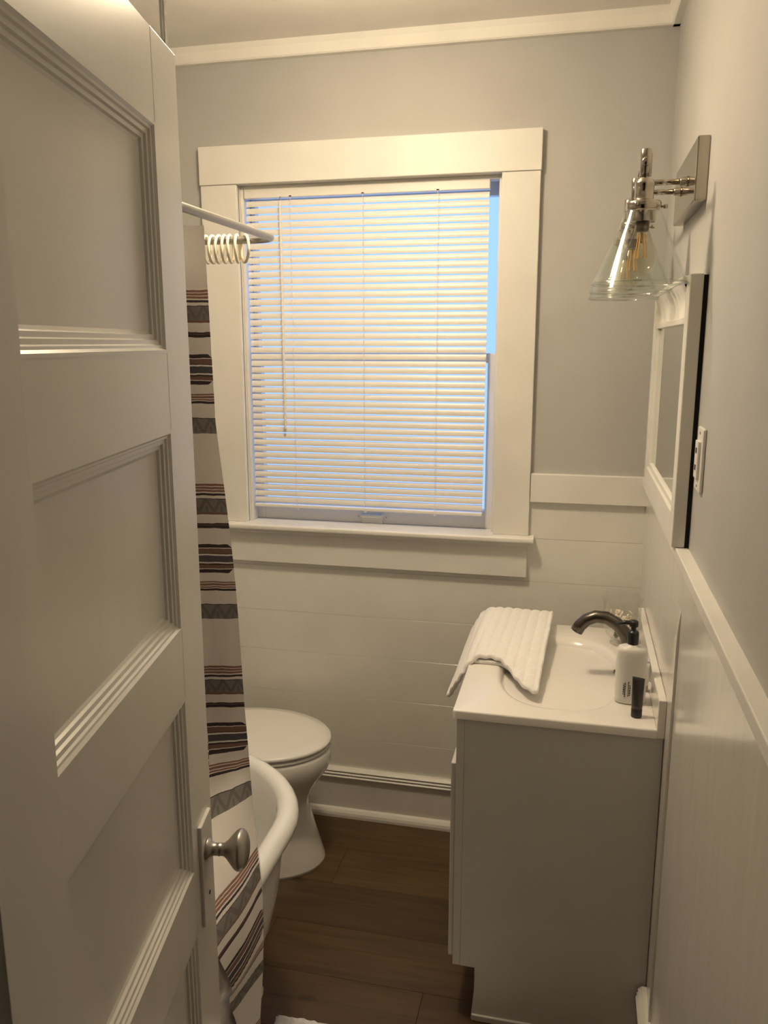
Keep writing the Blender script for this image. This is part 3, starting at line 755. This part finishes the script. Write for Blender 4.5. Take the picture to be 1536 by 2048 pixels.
wt = thing('white_tube', 'small white tube with grey cap leaning by the backsplash', 'tube', (WT[0], WT[1], TZ))
obj('cap', lathe((WT[0], WT[1], TZ), [(.0085, 0), (.009, .002), (.009, .015), (.0085, .016)], 20), M_PEWT, wt, True)
obj('body', tubebody(WT[0], WT[1], TZ+.016, .0092, .055, .0105), M_PLAST, wt, True)

# ------------------------------------------------------------------ glass vase with wavy rim
VC = (.150, 2.285)
vs = thing('glass_vase', 'clear glass vase with wavy rim holding dried petals in the counter corner', 'vase', (VC[0], VC[1], TZ))
def vring(r, z, wav=0.0, n=72):
    return [(VC[0]+r*(1+wav*.9*math.cos(8*2*PI*i/n))*math.cos(2*PI*i/n), VC[1]+r*(1+wav*.9*math.cos(8*2*PI*i/n))*math.sin(2*PI*i/n), z+wav*.09*math.cos(8*2*PI*i/n)) for i in range(n)]
vp = [(.026, .001, 0), (.030, .004, 0), (.024, .010, 0), (.030, .018, 0), (.043, .032, 0), (.0505, .052, 0), (.0525, .072, 0), (.0510, .095, 0), (.0505, .112, .008), (.0515, .123, .022), (.0535, .131, .045), (.0545, .134, .05)]
vin = [(r-.0022, z+.0012, w_) for r, z, w_ in reversed(vp[3:-1])]
obj('glass', loft([vring(r, TZ+z, w_) for r, z, w_ in vp + vin]), M_VASE, vs, True)
for nm, m_, n_, zlo, zhi in (('petals', M_SHELL, 46, .050, .088), ('leaves', M_LEAF, 26, .022, .05)):
    pb = bmesh.new()
    for k in range(n_):
        z = random.uniform(zlo, zhi); R_ = (.018 if z < .035 else .034)
        a = random.uniform(0, 2*PI); r_ = R_*math.sqrt(random.random())
        b2 = bmesh.new(); bmesh.ops.create_icosphere(b2, subdivisions=1, radius=1)
        mt = Matrix.Translation((VC[0]+r_*math.cos(a), VC[1]+r_*math.sin(a), TZ+z)) @ Matrix.Rotation(random.uniform(0, PI), 4, Vector((random.random()-.5, random.random()-.5, random.random()-.5)).normalized()) @ Matrix.Diagonal((.011, .007, .0028, 1))
        bmesh.ops.transform(b2, matrix=mt, verts=b2.verts); merge(pb, b2)
    o = obj(nm, pb, m_, vs); o['kind'] = 'stuff'

# ------------------------------------------------------------------ wall mirror standing on the rail
MY0, MY1, MZ0, MZ1, MX0, MX1 = 1.672, 2.412, 1.2565, 1.780, 0.1955, 0.2200
mi = thing('wall_mirror', 'wide white framed mirror with scalloped cornice on the right wall', 'mirror', (XR, (MY0+MY1)/2, MZ0))
fw = 0.052
fr = bmesh.new()
add_box(fr, MX0, MX1, MY0, MY0+fw, MZ0, MZ1, .002); add_box(fr, MX0, MX1, MY1-fw, MY1, MZ0, MZ1, .002)
add_box(fr, MX0, MX1, MY0+fw, MY1-fw, MZ0, MZ0+.062, .002)
add_box(fr, MX0+.004, MX1, MY0+fw, MY1-fw, 1.690, 1.704, .002)
obj('frame', fr, M_TRIM, mi)
ib = bmesh.new()
for a in ((MY0+fw, MY0+fw+.012, MZ0+.062, 1.69), (MY1-fw-.012, MY1-fw, MZ0+.062, 1.69), (MY0+fw+.012, MY1-fw-.012, MZ0+.062, MZ0+.074)):
    add_box(ib, MX0+.006, MX1-.002, a[0], a[1], a[2], a[3], .002)
obj('inner_bead', ib, M_TRIM, mi)
# scalloped cove under the top moulding
nv_, nu_ = 14, 140; cv = bmesh.new(); g = []
for i in range(nu_+1):
    y = MY0+fw + (MY1-MY0-2*fw)*i/nu_
    sc = abs(math.sin(PI*i/nu_*10))
    col = []
    for j in range(nv_+1):
        t_ = j/nv_; z = 1.704 + (1.768-1.704)*t_
        x = MX0+.010 - 0.016*t_**2.2 + 0.0045*sc*math.sin(PI*min(1, t_*1.15))
        col.append(cv.verts.new((x, y, z)))
    g.append(col)
for i in range(nu_):
    for j in range(nv_): cv.faces.new((g[i][j], g[i+1][j], g[i+1][j+1], g[i][j+1]))
obj('scalloped_cove', cv, M_TRIM, mi, True)
obj('top_moulding', box(MX0-.008, MX1, MY0+fw-.004, MY1-fw+.004, 1.768, 1.780, .003), M_TRIM, mi)
obj('cove_back', box(MX0+.012, MX1, MY0+fw, MY1-fw, 1.70, 1.769), M_TRIM, mi)
obj('mirror_glass', box(MX0+.012, MX0+.015, MY0+fw-.004, MY1-fw+.004, MZ0+.058, 1.695), M_MIRROR, mi)
obj('backing', box(MX1, XR-.0005, MY0+.004, MY1-.004, MZ0+.001, MZ1-.002), M_DARK, mi)

# ------------------------------------------------------------------ three-lamp wall light
LX = 0.106
sc = thing('wall_light', 'polished nickel vanity light with three clear glass cone shades above the mirror', 'wall lamp', (XR, 1.97, 1.925))
obj('backplate', box(0.2045, XR, 1.785, 2.155, 1.925, 2.045, .003, 2), M_NICK, sc)
BZ = 1.983
for ay in (1.91, 2.03):
    ar = obj('arm', tube([(LX, ay, BZ), (0.2045, ay, BZ)], .0058, 14), M_NICK, sc, True)
    obj('arm_collar', lathe((0.2045, ay, BZ), [(.0105, 0), (.0105, .003), (.0085, .006), (.0085, .014), (.0065, .016)], 16, (-1, 0, 0)), M_NICK, ar, True)
lys = (1.70, 1.985, 2.27)
obj('crossbar', tube([(LX, 1.688, BZ), (LX, 2.282, BZ)], .0068, 14), M_NICK, sc, True)
def lampset(y):
    st = obj('stem', lathe((LX, y, 1.957), [(.0108, 0), (.0108, .048), (.0098, .0495), (.0078, .0495), (.0078, .044)], 28), M_NICK, sc, True)
    obj('bar_cap', lathe((LX, y-.0095, BZ), [(.0085, 0), (.0085, .004), (.006, .0065), (.0005, .007)], 20, (0, -1, 0)), M_NICK, st, True)
    sk = obj('socket', lathe((LX, y, 1.958), [(.0105, 0), (.0135, -.004), (.0175, -.010), (.0185, -.014), (.0175, -.0155), (.0175, -.040), (.0185, -.042), (.030, -.044), (.0325, -.047), (.0325, -.058), (.030, -.061), (.024, -.062), (.0235, -.080), (.022, -.081), (.0205, -.078)], 36), M_NICK, sc, True)
    for ang in (0.15, 0.15+2*PI/3, 0.15+4*PI/3):
        d = Vector((math.cos(ang), math.sin(ang), 0))
        p = Vector((LX, y, 1.905))
        obj('thumb_screw', tube([p+d*.030, p+d*.037, p+d*.0375, p+d*.044], [.0022, .0022, .0042, .0042], 10), M_NICK, sk, True)
    pr = [(.0335, -.062), (.042, -.085), (.085, -.184), (.0885, -.190), (.0885, -.193), (.0865, -.193), (.083, -.186), (.040, -.086), (.0315, -.062)]
    obj('glass_shade', lathe((LX, y, 1.958), pr, 48, cap0=False, cap1=False), M_SHADE, sc, True)
    obj('shade_rim', tube([(LX+.0872*math.cos(2*PI*k/48), y+.0872*math.sin(2*PI*k/48), 1.7655) for k in range(48)], .0023, 8, closed=True), M_RIMG, sc, True)
    bu = obj('bulb', lathe((LX, y, 1.958), [(.0125, -.080), (.0135, -.092), (.018, -.108), (.0265, -.128), (.0295, -.146), (.0275, -.160), (.019, -.172), (.008, -.177), (.0005, -.178)], 28), M_BULBG, sc, True)
    obj('bulb_base', lathe((LX, y, 1.958), [(.0125, -.078), (.0125, -.094), (.011, -.098)], 20), M_BRONZE, bu, True)
    for k in range(6):
        a = 2*PI*k/6; c_, s_ = math.cos(a), math.sin(a)
        obj('filament', tube([(LX+.006*c_, y+.006*s_, 1.856), (LX+.011*c_, y+.011*s_, 1.812)], .0011, 6), M_FIL, bu)
for y in lys: lampset(y)

# ------------------------------------------------------------------ switch plate beside the mirror
sw = thing('switch_plate', 'white electrical wall plate beside the mirror frame', 'wall plate', (XR, 1.585, 1.445))
obj('plate', box(XR-.0065, XR, 1.552, 1.622, 1.386, 1.503, .0025, 2), M_PLAST, sw)
obj('receptacle', box(XR-.0115, XR-.0055, 1.569, 1.605, 1.410, 1.479, .0015), M_PLAST, sw)
for z in (1.425, 1.456): obj('slot', box(XR-.0120, XR-.0110, 1.580, 1.594, z, z+.010), M_DARK, sw)
for z in (1.396, 1.493): obj('screw', lathe((XR-.0065, 1.587, z), [(.0028, 0), (.0024, .0012)], 10, (-1, 0, 0)), M_PEWT, sw)

# ------------------------------------------------------------------ ceiling lamp
cl = thing('ceiling_lamp', 'round frosted glass dome lamp hanging just below the ceiling', 'ceiling lamp', (LAMP[0], LAMP[1], ZC))
obj('canopy', lathe((LAMP[0], LAMP[1], ZC), [(.06, 0), (.058, -.010), (.03, -.018), (.012, -.024), (.010, -.125)], 32), M_NICK, cl, True)
gb = bmesh.new(); bmesh.ops.create_uvsphere(gb, u_segments=28, v_segments=16, radius=0.085); bmesh.ops.scale(gb, verts=gb.verts, vec=(1, 1, 0.34))
bmesh.ops.translate(gb, verts=gb.verts, vec=LAMP)
obj('glass_dome', gb, emit_mat('warm_lamp_glass', LAMP_COLOR, LAMP_STRENGTH), cl, True)
